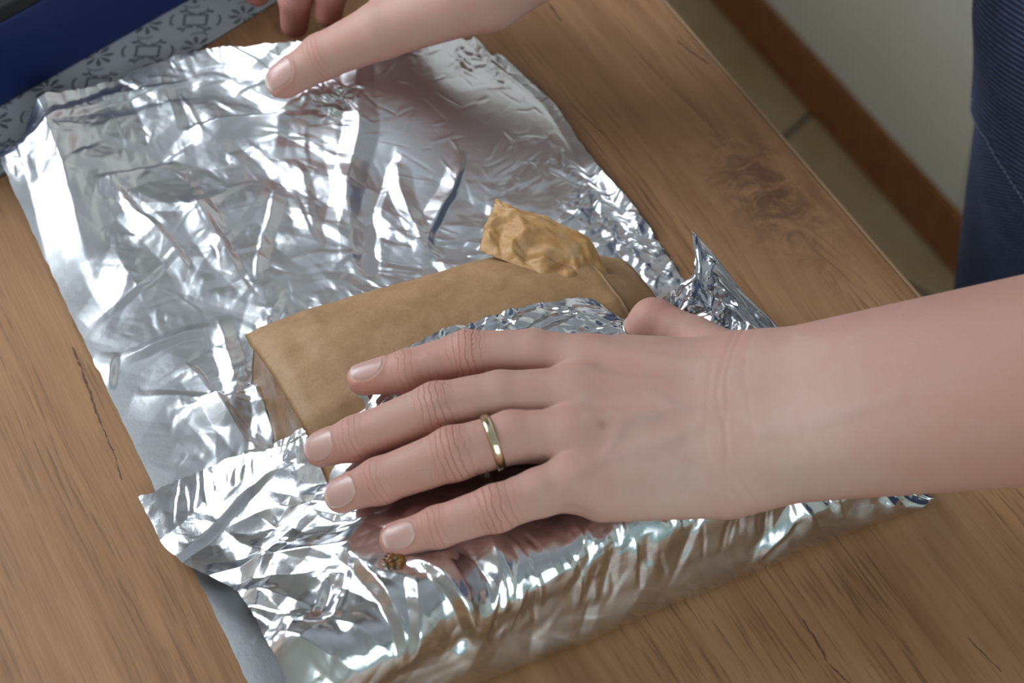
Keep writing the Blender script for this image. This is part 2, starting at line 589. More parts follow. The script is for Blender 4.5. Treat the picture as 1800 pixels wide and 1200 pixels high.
def foil_base(u, t):
    """u 0..1 across; t 0..1 flat sheet from the far edge, 1..2 round the front, 2..3 back over the top"""
    t1, t2, t3 = np.clip(t, 0, 1), np.clip(t - 1, 0, 1), np.clip(t - 2, 0, 1)
    # flat sheet
    xg = -.1765 + u * .266
    yf = y_far(xg)
    y = yf + (-.155 - yf) * t1
    xr = .0885 - .004 * ss(y, .13, .18) + .0015 * np.sin(y * 60) + .030 * ss(-y, .0, .12)
    xl = -.1755 + 0 * y
    x = xl + (xr - xl) * u
    z = .0016 + .0009 * ss(t1, .0, .1)
    q = np.clip((y - (yf - .13)) / .13, 0, 1)
    z = z + z_far(xg) * q**1.7                                                    # drawn up by the upper hand along the far edge
    rid = ss(y, .10, .20)                                                         # raised left margin, curling at the corner
    cx = -.160 + .012 * ss(y, .1, .22)
    z = z + .0062 * rid * np.maximum(0, 1 - np.abs((x - cx) / np.where(x < cx, .018, .032)))
    z = z - .016 * ss(y, .212, .232) * ss(-x, .140, .165)
    z = z + .004 * np.exp(-((y - .03) / .012)**2) * ss(x, -.13, -.1) * ss(-x, -.05, -.03)
    z = z + .006 * ss(x, .078, .092) * (ss(y, .02, .06) * ss(-y, -.11, -.07))
    z = np.maximum(z, .0012)
    z = np.where(y < -.02, .0012 + (z - .0012) * ss(y, -.05, -.02), z)
    # front and top
    xl2 = -.1755 + .009 * ss(t2 + t3 * 1.0, 0.3, 1.0) - .0175 * ss(t3, .35, .80)
    xr2 = .118 - .017 * ss(t3, .15, 1.0)
    x2 = xl2 + (xr2 - xl2) * u
    hs = h_sh(x2)
    ph = (t2 - .5) * np.pi
    c, s = np.cos(ph), np.sin(ph)
    yb_ = -.137 - .017 * ss(-t2, -.6, -.15)
    yfr = yb_ - .022 * (1 - .55 * ss(-t2, -.5, 0)) * np.sign(c) * np.abs(c)**.75
    zfr = hs * .5 + hs * .5 * np.sign(s) * np.abs(s)**.8
    ye = y_end(x2)
    ytp = -.137 + (ye + .137) * t3
    ztp = z_top(x2, ytp) + .007 * ss(t3, .8, 1.0) * np.exp(-((x2 - .089) / .006)**2) + .007 * ss(t3, .6, 1.0) * ss(x2, .06, .075)
    X = np.where(t <= 1, x, x2)
    Y = np.where(t <= 1, y, np.where(t <= 2, yfr, ytp))
    Z = np.where(t <= 1, z, np.where(t <= 2, np.maximum(zfr, .0012), ztp))
    return np.stack([X, Y, Z], -1)


NU = 430
NT = (600, 110, 210)
tt = np.concatenate([np.linspace(0, 1, NT[0], endpoint=False), np.linspace(1, 2, NT[1], endpoint=False), np.linspace(2, 3, NT[2])])
uu = np.linspace(0, 1, NU)
U, Tm = np.meshgrid(uu, tt, indexing='xy')
FB = foil_base(U, Tm)
row_len = np.concatenate([[0], np.cumsum(np.linalg.norm(np.diff(FB[:, NU // 2], axis=0), axis=1))])
SX = U * .285
SY = np.repeat(row_len[:, None], NU, 1)
S1, S2, S3 = row_len[NT[0]], row_len[NT[0] + NT[1]], row_len[-1]
DSP = np.zeros_like(SX)
dxs = uu[1] * .285
rl = row_len


def crease(cx, cy, ang, L, w, a, kind=0):
    """a fold line: tent or step profile across, fading along"""
    e = abs(L) + w
    i0, i1 = np.searchsorted(rl, [cy - e, cy + e])
    j0, j1 = max(0, int((cx - e) / dxs)), min(NU, int((cx + e) / dxs) + 2)
    if i1 <= i0 or j1 <= j0: return
    X, Y = SX[i0:i1, j0:j1] - cx, SY[i0:i1, j0:j1] - cy
    ca, sa = math.cos(ang), math.sin(ang)
    al, pe = X * ca + Y * sa, -X * sa + Y * ca
    pe = pe + L * .028 * np.sin(al * (3.2 / L) + cx * 900) + L * .005 * np.sin(al * (11 / L) + cy * 1300)
    win = np.clip(1 - (al / L)**2, 0, 1)
    if kind == 0: pr = np.maximum(0, 1 - np.abs(pe) / w)
    else: pr = np.maximum(0, np.where(pe > 0, 1 - pe / w, 1 + pe / (w * .3)))
    DSP[i0:i1, j0:j1] += a * win * pr


def amp(sx, sy, x, y, t):
    """how crumpled the foil is at a place"""
    a = 0.75
    if t <= 1:
        if y > .10 and x > -.03: a = .22                    # stretched smooth below the upper hand
        if y > .19 and x < .0: a = .85
        if x > .055 and y > .06: a = .35
        if -.02 < y < .06 and x > .06: a = 1.25
        if y < .085 and x < -.10: a = .5
        if x < -.16 and y < .19: a = .15
        if .015 < y < .055 and -.13 < x < .02: a = 1.3      # bunched against the parcel
        if y < -.02: a = .35
        if y < -.12: a = 0.05
    elif t <= 2:
        a = .55 if x > -.10 else 1.0
    else:
        a = .75
        if x > .04: a = 1.0
        if y < -.1 and x < -.1: a = 1.0
    return a


CL = lambda x, y, sc_, sd: float(vnoise(np.array([x * sc_, y * sc_]), sd))


def scatter(n, lens, ws, a0, tr=(0, S3), xr=(0, .285), angs=(0, math.pi), kind=None, mod=True, clus=None):
    for _ in range(n):
        cx, cy = rng.uniform(*xr), rng.uniform(*tr)
        i = min(len(rl) - 1, np.searchsorted(rl, cy)); j = min(NU - 1, int(cx / dxs))
        p = FB[i, j]
        m = amp(cx, cy, p[0], p[1], tt[i]) if mod else 1.0
        if mod and rng.random() > m * 1.1: continue
        if clus is not None:
            v = CL(cx, cy, 45, clus) * .6 + CL(cx, cy, 100, clus + 1) * .5 + .25 * (m - .6)
            if v < rng.uniform(-.15, .25): m *= .22
            if tt[i] > 1: m *= .28 if p[0] < -.085 else .6
        crease(cx, cy, rng.uniform(*angs), rng.uniform(*lens), rng.uniform(*ws), a0 * m * rng.uniform(.4, 1.2) * rng.choice((-1, 1)), int(rng.random() < .45) if kind is None else kind)


scatter(360, (.018, .055), (.009, .022), .0021)
scatter(1500, (.008, .024), (.004, .010), .0010, clus=81)
scatter(5500, (.003, .010), (.0015, .0040), .00034, clus=91)


def sxy(px, py, z, t0, t1):
    """param-space place of a spot seen at a photo pixel, searched on rows t0..t1"""
    p = un(px, py, z)
    a, b = np.searchsorted(tt, [t0, t1])
    d = ((FB[a:b] - p)**2).sum(-1)
    i, j = np.unravel_index(d.argmin(), d.shape)
    return SX[a + i, j], SY[a + i, j]


def fold(p, q, w, a, kind=0, z=(.004, .004), t=(0, 1), over=1.12):
    c0, c1 = sxy(*p, z[0], *t), sxy(*q, z[1], *t)
    dx, dy = c1[0] - c0[0], c1[1] - c0[1]
    L = math.hypot(dx, dy) / 2 * over
    crease((c0[0] + c1[0]) / 2, (c0[1] + c1[1]) / 2, math.atan2(dy, dx), L, w, a, kind)


# the folds that stand out on the flat sheet
for p, q, w, a, kd in (((640, 110), (605, 440), .007, .0042, 0), ((690, 280), (650, 470), .010, -.0030, 1), ((700, 300), (745, 440), .006, .0028, 0),
                       ((810, 290), (750, 430), .007, .0032, 1), ((600, 250), (620, 470), .006, .0020, 0), ((330, 240), (560, 220), .012, .0040, 1),
                       ((180, 190), (330, 160), .009, .0025, 1), ((170, 330), (300, 290), .010, .0030, 1), ((450, 480), (480, 330), .006, .0022, 1),
                       ((210, 625), (370, 570), .0045, .0022, 0), ((200, 440), (260, 540), .020, .0022, 0), ((190, 330), (330, 470), .010, .0030, 1),
                       ((330, 640), (450, 780), .009, .0030, 1), ((380, 560), (430, 700), .007, .0030, 0), ((430, 640), (480, 760), .005, .0028, 0),
                       ((340, 350), (420, 480), .012, .0022, 1), ((520, 290), (560, 420), .010, .0022, 1), ((1000, 360), (1110, 500), .012, .0022, 0),
                       ((1060, 380), (1150, 480), .008, .0026, 1), ((200, 620), (190, 680), .010, .0020, 1), ((480, 210), (600, 180), .008, .0030, 0)):
    fold(p, q, w, a, kd)
# thin bright wrinkles across the stretched part, a torn crumpled bit by the thumb, creases in the upright flap
for _ in range(110):
    c = sxy(rng.uniform(640, 1010), rng.uniform(100, 340), .006, 0, 1)
    crease(c[0], c[1], rng.choice((.1, -.5, 1.3)) + rng.uniform(-.4, .4), rng.uniform(.003, .011), rng.uniform(.0009, .0020), rng.uniform(.00012, .00036) * rng.choice((-1, 1)), 0)
for _ in range(70):
    c = sxy(rng.normal(590, 22), rng.normal(178, 16), .015, 0, 1)
    crease(c[0], c[1], rng.uniform(0, 3.1), rng.uniform(.003, .009), rng.uniform(.0015, .0035), rng.uniform(.0003, .0009) * rng.choice((-1, 1)), 1)
for _ in range(150):
    v = rng.random()
    c = sxy(1010 + 165 * v + rng.normal(0, 28), 310 + 165 * v + rng.normal(0, 22), .004, 0, 1)
    crease(c[0], c[1], rng.uniform(0, 3.1), rng.uniform(.005, .016), rng.uniform(.002, .006), rng.uniform(.0004, .0013) * rng.choice((-1, 1)), int(rng.random() < .5))
for _ in range(60):
    c = sxy(rng.uniform(790, 885), rng.uniform(72, 140), .010, 0, 1)
    crease(c[0], c[1], rng.uniform(0, 3.1), rng.uniform(.003, .011), rng.uniform(.0015, .0035), rng.uniform(.0002, .0007) * rng.choice((-1, 1)), int(rng.random() < .4))
for _ in range(40):
    c = sxy(rng.uniform(1185, 1290), rng.uniform(450, 590), .025, 2, 3)
    crease(c[0], c[1], rng.uniform(0, 3.1), rng.uniform(.006, .016), rng.uniform(.003, .007), rng.uniform(.0008, .0022) * rng.choice((-1, 1)), int(rng.random() < .5))
# big facets of the loose front-left corner
for p, q, w, a, kd in (((330, 975), (640, 980), .010, .0050, 0), ((400, 1010), (560, 1080), .022, .0040, 1), ((560, 860), (490, 960), .010, .0040, 0),
                       ((560, 1090), (700, 1150), .020, .0060, 0), ((640, 990), (710, 1140), .016, .0050, 1), ((530, 1090), (480, 1190), .020, .0045, 1),
                       ((420, 870), (540, 940), .014, -.0040, 0), ((480, 1120), (640, 1190), .018, .0045, 0), ((700, 1040), (860, 1080), .012, .0040, 0),
                       ((720, 1010), (850, 1120), .014, .0045, 1), ((800, 980), (870, 1100), .009, -.0045, 0), ((760, 1060), (720, 1190), .016, .0040, 1),
                       ((860, 960), (830, 1060), .008, .0040, 0), ((600, 1030), (560, 1110), .008, -.0030, 1)):
    fold(p, q, w, a, kd, z=(.03, .03), t=(1.2, 3))
# short upright pleats along the front of the roll, gathered tail at the right
for i in range(75):
    cx = rng.uniform(.085, .282)
    cy = S1 + (S2 - S1) * rng.uniform(.50, .95)
    m = .8 + 1.6 * ss(cx, .21, .27)
    crease(cx, cy, math.pi / 2 + rng.uniform(-.35, .35), rng.uniform(.006, .013), rng.uniform(.0018, .0045), rng.uniform(.0006, .0013) * m * rng.choice((-1, 1)), int(rng.random() < .5))
for i in range(60):
    cx, cy = rng.uniform(.21, .285), rng.uniform(S1 + (S2 - S1) * .3, S3)
    crease(cx, cy, rng.uniform(.6, 2.5), rng.uniform(.008, .022), rng.uniform(.004, .009), rng.uniform(.0012, .0026) * rng.choice((-1, 1)), int(rng.random() < .5))
# fine parallel pleats along the free edge at the left
for i in range(16):
    c = sxy(300 + i * 17, 862 - i * 7.5, .012 + i * .001, 2, 3)
    crease(c[0], c[1] - .004, 1.15 + rng.uniform(-.15, .15), rng.uniform(.006, .012), .0011, -.00030, 0)
# fine crinkles on the part lying over the parcel
scatter(330, (.005, .014), (.0016, .0036), .00050, tr=(S3 - .038, S3), xr=(.09, .235), angs=(-.5, .7), mod=False)
scatter(40, (.008, .018), (.003, .006), .0012, tr=(S3 - .045, S3), xr=(.09, .235), mod=False)

fade = np.where(Tm < 1, ss(FB[..., 1], -.15, -.03) * .97 + .03, ss(Tm, 1.05, 1.3))
DSP *= fade
gu = np.gradient(FB, axis=1); gt = np.gradient(FB, axis=0)
NR = np.cross(gu, gt)
NR /= np.maximum(np.linalg.norm(NR, axis=-1), 1e-12)[..., None]
NR = np.where((Tm[..., None] <= 1) & (NR[..., 2:3] < 0), -NR, NR)
NR = np.where((Tm[..., None] > 2) & (NR[..., 2:3] < 0), -NR, NR)
fr_m = (Tm > 1) & (Tm <= 2)
NR = np.where(fr_m[..., None] & (NR[..., 1:2] > 0), -NR, NR)
FP = FB + NR * DSP[..., None]
# the free edges wander a little
FP[..., 1] += (.0011 * vnoise(np.stack([SX * 160, SY * 0], -1), 3) + .0006 * vnoise(np.stack([SX * 600, SY * 0], -1), 4)) * (ss(-Tm, -.04, 0) + ss(Tm, 2.9, 3))
FP[..., 0] += .0004 * vnoise(np.stack([SY * 160, SX * 0], -1), 5) * (ss(-U, -.03, 0) + ss(U, .97, 1))
low = np.where(Tm <= 1, .0013, .0022)
FP[..., 2] = np.maximum(FP[..., 2], low + .0004 * (DSP / .001))
FP[..., 2] = np.maximum(FP[..., 2], .0011)


# ------------------------------------------------------------------ parcel in brown baking paper
def _paper(b):
    c = objco()
    n = noise(c, 45, 4, 0.6)
    g = noise(c, 900, 2, 0.6)
    s = noise(c, 160, 4, 0.65, 0.8)
    col = ramp(n * 0.5 + s * 0.3 + g * 0.2, [(0.3, (0.25, 0.125, 0.050)), (0.5, (0.335, 0.185, 0.080)), (0.7, (0.415, 0.245, 0.118))])
    link(b, 'Base Color', col)
    link(b, 'Normal', bump(s + g * 0.5, 0.22, 0.0008))


M_paper = mat('baking_paper', rough=0.62, fn=_paper)
M_paper.node_tree.nodes['Principled BSDF'].inputs['Subsurface Weight'].default_value = 0.0
parcel = empty('paper_parcel', (-.04, -.065, .0015), 'food parcel wrapped in brown baking paper lying on the foil', 'parcel')


def hb(x):  # height of the parcel
    return np.interp(x, [-.116, -.09, -.06, 0, .03, .045, .06], [.0415, .0475, .0495, .0500, .047, .040, .030])


def psec(x, n=72, inset=0.0):
    """closed cross-section of the parcel at x"""
    H = hb(x) - inset
    an = np.linspace(0, 2 * np.pi, n, endpoint=False)
    yf = np.interp(x, [-.116, -.06, 0, .05], [.0335, .0265, .0205, .006])
    yc, A = (-.148 + yf) / 2, (yf + .148) / 2 - inset
    c, s = np.cos(an), np.sin(an)
    y = yc + A * np.sign(c) * np.abs(c)**.55
    z = .002 + H / 2 + (H / 2) * np.sign(s) * np.abs(s)**.60
    z = z - np.where(s > 0, .004 * ss(-y, .12, .15), 0) - .003 * np.where(s > 0, ss(y, -.01, .03), 0)
    return np.stack([np.full(n, x), y, z], -1)


xs = np.linspace(-.112, .055, 90)
sec = np.stack([psec(x) for x in xs])
nd = (vnoise(np.stack([sec[..., 0] * 70, sec[..., 1] * 55, sec[..., 2] * 55], -1), 8) * .0006 + vnoise(sec * 200, 9) * .00022)
sec[..., 2] += (nd - .010 * ss(-sec[..., 1], .036, .062)) * ss(sec[..., 2], .01, .03)
n = 72
F = [[i * n + j, (i + 1) * n + j, (i + 1) * n + (j + 1) % n, i * n + (j + 1) % n] for i in range(len(xs) - 1) for j in range(n)]
Vb = sec.reshape(-1, 3).tolist()
for e, i0, sgn in ((0, 0, 1), (1, (len(xs) - 1) * n, -1)):
    cpt = np.array(Vb[i0:i0 + n]).mean(0) + (np.array([.006, 0, 0]) if e == 0 else 0)
    Vb.append(cpt.tolist()); k = len(Vb) - 1
    for j in range(n):
        f = [k, i0 + j, i0 + (j + 1) % n]
        F.append(f if e == 0 else f[::-1])
mesh('wrapper', Vb, F, M_paper, parent=parcel)


def sheet(name, G, m, parent, th=.00025):
    """a thin sheet with two sides and a rim from a grid of points (nu, nv, 3)"""
    nu, nv = G.shape[:2]
    nn = np.cross(np.gradient(G, axis=0), np.gradient(G, axis=1))
    nn /= np.maximum(np.linalg.norm(nn, axis=-1), 1e-12)[..., None]
    A, B = G + nn * th, G - nn * th
    V = np.concatenate([A.reshape(-1, 3), B.reshape(-1, 3)])
    F1 = grid_faces(nu, nv)
    F2 = F1[:, ::-1] + nu * nv
    rim = [i * nv for i in range(nu)] + [(nu - 1) * nv + j for j in range(1, nv)] + [i * nv + nv - 1 for i in range(nu - 2, -1, -1)] + [j for j in range(nv - 2, 0, -1)]
    rim = np.array(rim); r2 = np.roll(rim, -1)
    F3 = np.stack([rim, r2, r2 + nu * nv, rim + nu * nv], -1)
    return mesh(name, V, np.concatenate([F1, F2, F3]), m, parent=parent)


# upper layer of the paper, lapping over the open left end
ga = np.linspace(0, 1, 80)
gb = np.linspace(math.radians(28), math.radians(152), 70)
G = np.zeros((80, 70, 3))
for i, a in enumerate(ga):
    x = -.1165 + a * .150
    xc = max(x, -.112)
    H = hb(xc)
    yf = np.interp(x, [-.116, -.06, 0, .05], [.0335, .0265, .0205, .006])
    yc, A = (-.148 + yf) / 2, (yf + .148) / 2
    c, s = np.cos(gb), np.sin(gb)
    y = yc + A * np.sign(c) * np.abs(c)**.55
    z = .002 + H / 2 + H / 2 * s**.60 - .004 * ss(-y, .12, .15) - .003 * ss(y, -.01, .03)
    G[i] = np.stack([np.full(70, x), y, z + .0011], -1)
    G[i, :, 2] -= .0022 * ss(-x, .110, .1165) + .010 * ss(-y, .038, .062)
G[..., 2] += .0007 * vnoise(G * 65, 21) * ss(G[..., 0], -.116, -.10) + .0003 * vnoise(G * 190, 22)
G[..., 0] += .0012 * vnoise(np.stack([G[..., 1] * 60, G[..., 1] * 0], -1), 5) * ss(-G[..., 0], .1, .116)
for (pa, pb, w, hgt) in (((600, 505), (860, 470), .004, .0009), ((480, 580), (560, 690), .006, .0010), ((450, 560), (480, 640), .004, -.0007), ((800, 440), (990, 520), .005, .0010)):
    P, Q = un(*pa, .05)[:2], un(*pb, .05)[:2]
    dv = Q - P; L = np.hypot(*dv); dv /= L
    rel = G[..., :2] - P
    al = rel @ dv; pe = rel @ np.array([-dv[1], dv[0]])
    G[..., 2] += hgt * np.exp(-(pe / w)**2) * ss(al, -.01, .02) * ss(-al, -L - .01, -L + .02)
sheet('top_sheet', G[:, ::-1], M_paper, parcel)

# tucked gussets of the left end: two leaning folds
def _dpaper(b):
    _paper(b)


M_paper2 = mat('dark_baking_paper', rough=0.5, fn=lambda b: (link(b, 'Base Color', ramp(noise(objco(), 90, 4, .6, .6), [(.3, (.14, .062, .020)), (.55, (.225, .115, .044)), (.75, (.30, .175, .08))])), link(b, 'Normal', bump(noise(objco(), 150, 4), .2, .0008))))  # darker brown than the wrapper, for the tucked folds and the tail
for kf, (x0, x1, ya, yb, sw) in enumerate(((-.1130, -.1185, .0255, -.052, .0), (-.1110, -.1155, .015, -.046, .004))):
    a, b = np.meshgrid(np.linspace(0, 1, 26), np.linspace(0, 1, 40), indexing='ij')
    y = ya + (yb - ya) * b
    z = .038 - .006 * ss(-b, -.2, 0) - a * (.0355) * (1 - .15 * np.sin(b * 3)) - sw
    x = x0 + (x1 - x0) * a**1.4 + .0022 * np.sin(b * 9 + kf) * a + .0012 * vnoise(np.stack([a * 4, b * 7], -1), 30 + kf)
    z = np.maximum(z, .0035)
    sheet('tucked_fold', np.stack([x, y, z], -1)[::-1], M_paper2, parcel, .0002)

# loose twisted end at the right: a crumpled fan of paper
a, b = np.meshgrid(np.linspace(0, 1, 60), np.linspace(0, 1, 80), indexing='ij')
inner = [un(842, 440, .0470), un(872, 452, .0490), un(905, 466, .0497), un(945, 488, .0497), un(985, 512, .0482), un(1032, 540, .043)]
outer = [un(874, 340, .056), un(905, 350, .060), un(962, 372, .060), un(1036, 412, .055), un(1058, 462, .048), un(1062, 500, .042)]
q = np.linspace(0, 1, 6)
pi = np.stack([np.interp(b[0], q, [p[k] for p in inner]) for k in range(3)], -1)
po = np.stack([np.interp(b[0], q, [p[k] for p in outer]) for k in range(3)], -1)
G = pi[None] * (1 - a[..., None]) + po[None] * a[..., None]
pl = np.abs(((b * 4.3 + .35 * np.sin(a * 4) + .4) % 1) - .5) * 2 - .5
G[..., 2] += pl * .0046 * ss(-a, -.85, -.1) * ss(a, .0, .25) * ss(-b, -.95, -.5) - .004 * a * a + .0012 * np.sin(np.pi * a)
for (c0, c1, an_, w_, h_) in ((.55, .10, .5, .05, .0032), (.50, .35, .25, .06, .0030), (.35, .55, .75, .05, -.0026), (.62, .30, -.3, .05, .0022), (.25, .7, .35, .07, .0024), (.75, .55, .6, .08, .0022), (.8, .2, 1.2, .05, .0026)):
    pe_ = -(a - c0) * math.sin(an_) + (b - c1) * math.cos(an_); al_ = (a - c0) * math.cos(an_) + (b - c1) * math.sin(an_)
    G[..., 2] += .75 * h_ * ss(a, .0, .3) * np.maximum(0, 1 - np.abs(pe_) / w_) * np.clip(1 - (al_ / .32)**2, 0, 1)
G[..., 2] += .0010 * ss(a, .05, .4) * vnoise(np.stack([a * 5, b * 7], -1), 41) + .0005 * vnoise(np.stack([a * 15, b * 20], -1), 42)
G[..., 0] += .0022 * vnoise(np.stack([a * 3, b * 5], -1), 43) * a
G[..., 1] += .0022 * vnoise(np.stack([a * 3, b * 5], -1), 44) * a
M_paper3 = mat('single_layer_baking_paper', rough=.6, fn=lambda b: (link(b, 'Base Color', ramp(noise(objco(), 75, 4, .6, .8) * .8 + noise(objco(), 500, 2) * .2, [(.32, (.36, .165, .050)), (.5, (.45, .245, .092)), (.68, (.49, .31, .155))])), link(b, 'Normal', bump(noise(objco(), 130, 4, .6, .6), .3, .0009))))
sheet('twisted_end', G, M_paper3, parcel, .0002)['label'] = 'loose gathered end of thin orange-brown paper'
a, b = np.meshgrid(np.linspace(0, 1, 30), np.linspace(0, 1, 40), indexing='ij')
inner = [un(1030, 505, .040), un(1036, 525, .040), un(1040, 545, .038)]
outer = [un(1062, 498, .030), un(1085, 522, .024), un(1100, 552, .020)]
q = np.linspace(0, 1, 3)
pi = np.stack([np.interp(b[0], q, [p[k] for p in inner]) for k in range(3)], -1)
po = np.stack([np.interp(b[0], q, [p[k] for p in outer]) for k in range(3)], -1)
G = pi[None] * (1 - a[..., None]) + po[None] * a[..., None]
G[..., 2] += .0012 * vnoise(np.stack([a * 5, b * 5], -1), 45)
sheet('paper_tail', G, M_paper2, parcel, .0002)

# ------------------------------------------------------------------ person: skin
mm = .001
HAND = {}


def J(px, py, z): return un(px, py, z).astype(np.float32)


# left hand (the lower one): tip, last joint, middle joint, knuckle with radii
LF = {
    'index': [J(640, 666, .0635), J(716, 654, .067), J(822, 624, .0715), J(938, 622, .073), J(1035, 640, .072)],
    'middle': [J(567, 789, .050), J(627, 771, .0575), J(768, 718, .0700), J(880, 697, .0725), J(1020, 695, .073)],
    'ring': [J(602, 870, .0485), J(668, 845, .0565), J(798, 797, .0690), J(900, 768, .0715), J(1010, 768, .072)],
    'little': [J(699, 948, .052), J(770, 926, .056), J(872, 893, .0640), J(950, 866, .067), J(1010, 848, .0685)],
}
LR = {'index': (6.7, 8.9, 9.9, 10.0, 11.0), 'middle': (7.2, 9.1, 10.4, 10.3, 11.5), 'ring': (7.0, 9.1, 10.4, 10.3, 11.0), 'little': (6.6, 8.0, 8.9, 9.2, 10.0)}
# right hand (the upper one)
RFI = {
    'index': [J(578, 24, .030), J(582, -12, .042), J(604, -70, .064), J(650, -100, .072), J(700, -95, .078)],
    'middle': [J(518, 42, .018), J(520, -2, .034), J(545, -80, .064), J(620, -140, .072), J(690, -140, .078)],
    'ring': [J(452, -13, .020), J(462, -50, .036), J(500, -130, .064), J(600, -180, .070), J(680, -185, .076)],
    'little': [J(430, -110, .022), J(445, -140, .034), J(500, -190, .058), J(600, -225, .064), J(670, -225, .072)],
}
RR = {'index': (7.2, 8.0, 9.0, 9.5, 11), 'middle': (7.4, 8.4, 9.4, 9.9, 11.5), 'ring': (7.2, 8.2, 9.2, 9.6, 11), 'little': (6.2, 7.2, 8.2, 8.6, 10)}
LW1, LW2 = J(1322, 672, .076), J(1322, 806, .066)
LE = np.array([.245, -.288, .180], np.float32)
RW1, RW2 = J(850, -24, .075), J(850, -110, .085)
RE = np.array([.30, .185, .135], np.float32)
RT = [J(500, 141, .0285), J(566, 100, .039), J(672, 52, .054), J(790, 8, .068)]
LT = [J(1112, 596, .047), J(1148, 566, .057), J(1222, 598, .060), J(1300, 650, .068)]


def finger(P, pts, rad):
    d = None
    for i in range(4):
        e = cone(P, pts[i], pts[i + 1], rad[i] * mm, rad[i + 1] * mm)
        d = e if d is None else smin(d, e, .0025)
    # fuller pulp and joint
    return d


def near(P, c, r):
    return ((P - np.asarray(c, np.float32))**2).sum(1) < r * r


def hand(P, FI, FR, TH, tr, w1, w2, el, palm_r, extra):
    fs = [finger(P, FI[k], FR[k]) for k in ('index', 'middle', 'ring', 'little')]
    # metacarpals to the wrist
    ws = [w1, w1 * .66 + w2 * .34, w1 * .33 + w2 * .67, w2]
    pal = None
    for k, w, r in zip(('index', 'middle', 'ring', 'little'), ws, palm_r):
        e = cone(P, FI[k][4], w, r[0] * mm, r[1] * mm)
        pal = e if pal is None else smin(pal, e, .010)
    for (p, q, ra, rb, kk) in extra:
        pal = smin(pal, cone(P, p, q, ra * mm, rb * mm), kk)
    # webbing between neighbours, a little short of the middle joints
    d = None
    for f in fs:
        d = f if d is None else smin(d, f, .0013)
    d = smin(d, pal, .0050)
    # forearm
    ax = el - (w1 + w2) / 2
    off = (w1 - w2) / 2
    a1 = cone(P, w1, el + off * .45, tr[0] * mm, tr[1] * mm)
    a2 = cone(P, w2, el - off * .45, tr[0] * mm, tr[1] * mm)
    arm = smin(a1, a2, .022)
    d = smin(d, arm, .014)
    th = None
    for i in range(3):
        e = cone(P, TH[i], TH[i + 1], extra_th[id(TH)][i] * mm, extra_th[id(TH)][i + 1] * mm)
        th = e if th is None else smin(th, e, .003)
    return smin(d, th, .006)


extra_th = {id(RT): (9.2, 11.2, 14.0, 17.0), id(LT): (7.5, 9.8, 9.5, 14.0)}
L_EX = [(J(1060, 878, .066), J(1265, 862, .062), 8.0, 10.5, .012), (J(1100, 640, .064), J(1270, 660, .066), 11, 12.5, .012)]
R_EX = [(J(690, -30, .066), J(800, -50, .075), 13, 16, .015), (J(690, -150, .070), J(810, -120, .08), 12, 15, .015)]


def body_sdf(P):
    P = P.astype(np.float32)
    out = np.full(len(P), .3, np.float32)
    y_split = .03
    for up in (0, 1):
        m = (P[:, 1] > y_split) if up else (P[:, 1] <= y_split)
        if not m.any(): continue
        Q = P[m]
        if up: v = hand(Q, RFI, RR, RT, (20.5, 42), RW1, RW2, RE, ((10.5, 17),) * 4, R_EX)
        else: v = hand(Q, LF, LR, LT, (18.6, 42.5), LW1, LW2, LE, ((11.0, 16.5), (11.4, 16.5), (11.0, 16.0), (9.6, 15.0)), L_EX)
        out[m] = v
    return out


lo, hi = np.array([-.16, -.36, -.0]), np.array([.36, .33, .28])
BV, BF = surfnet(body_sdf, lo, hi, .00095)
for _ in range(2):
    g = grad(body_sdf, BV, .0004)
    BV = BV - g * np.clip(body_sdf(BV.astype(np.float32)), -.0006, .0006)[:, None]
BN = grad(body_sdf, BV, .0006)


def unit(v): return np.asarray(v, float) / np.linalg.norm(v)


tocam = unit(-fw)
col = np.ones((len(BV), 4), np.float32)
base = np.array([.455, .270, .215])
red = np.array([.50, .205, .155])
pale = np.array([.46, .325, .265])
col[:, :3] = base
wcoord = np.zeros(len(BV), np.float32)
wmask = np.zeros(len(BV), np.float32)
veins = np.zeros(len(BV), np.float32)
disp = np.zeros(len(BV))


def mixin(c, w):
    w = np.clip(w, 0, 1)[:, None]
    col[:, :3] = col[:, :3] * (1 - w) + np.asarray(c) * w


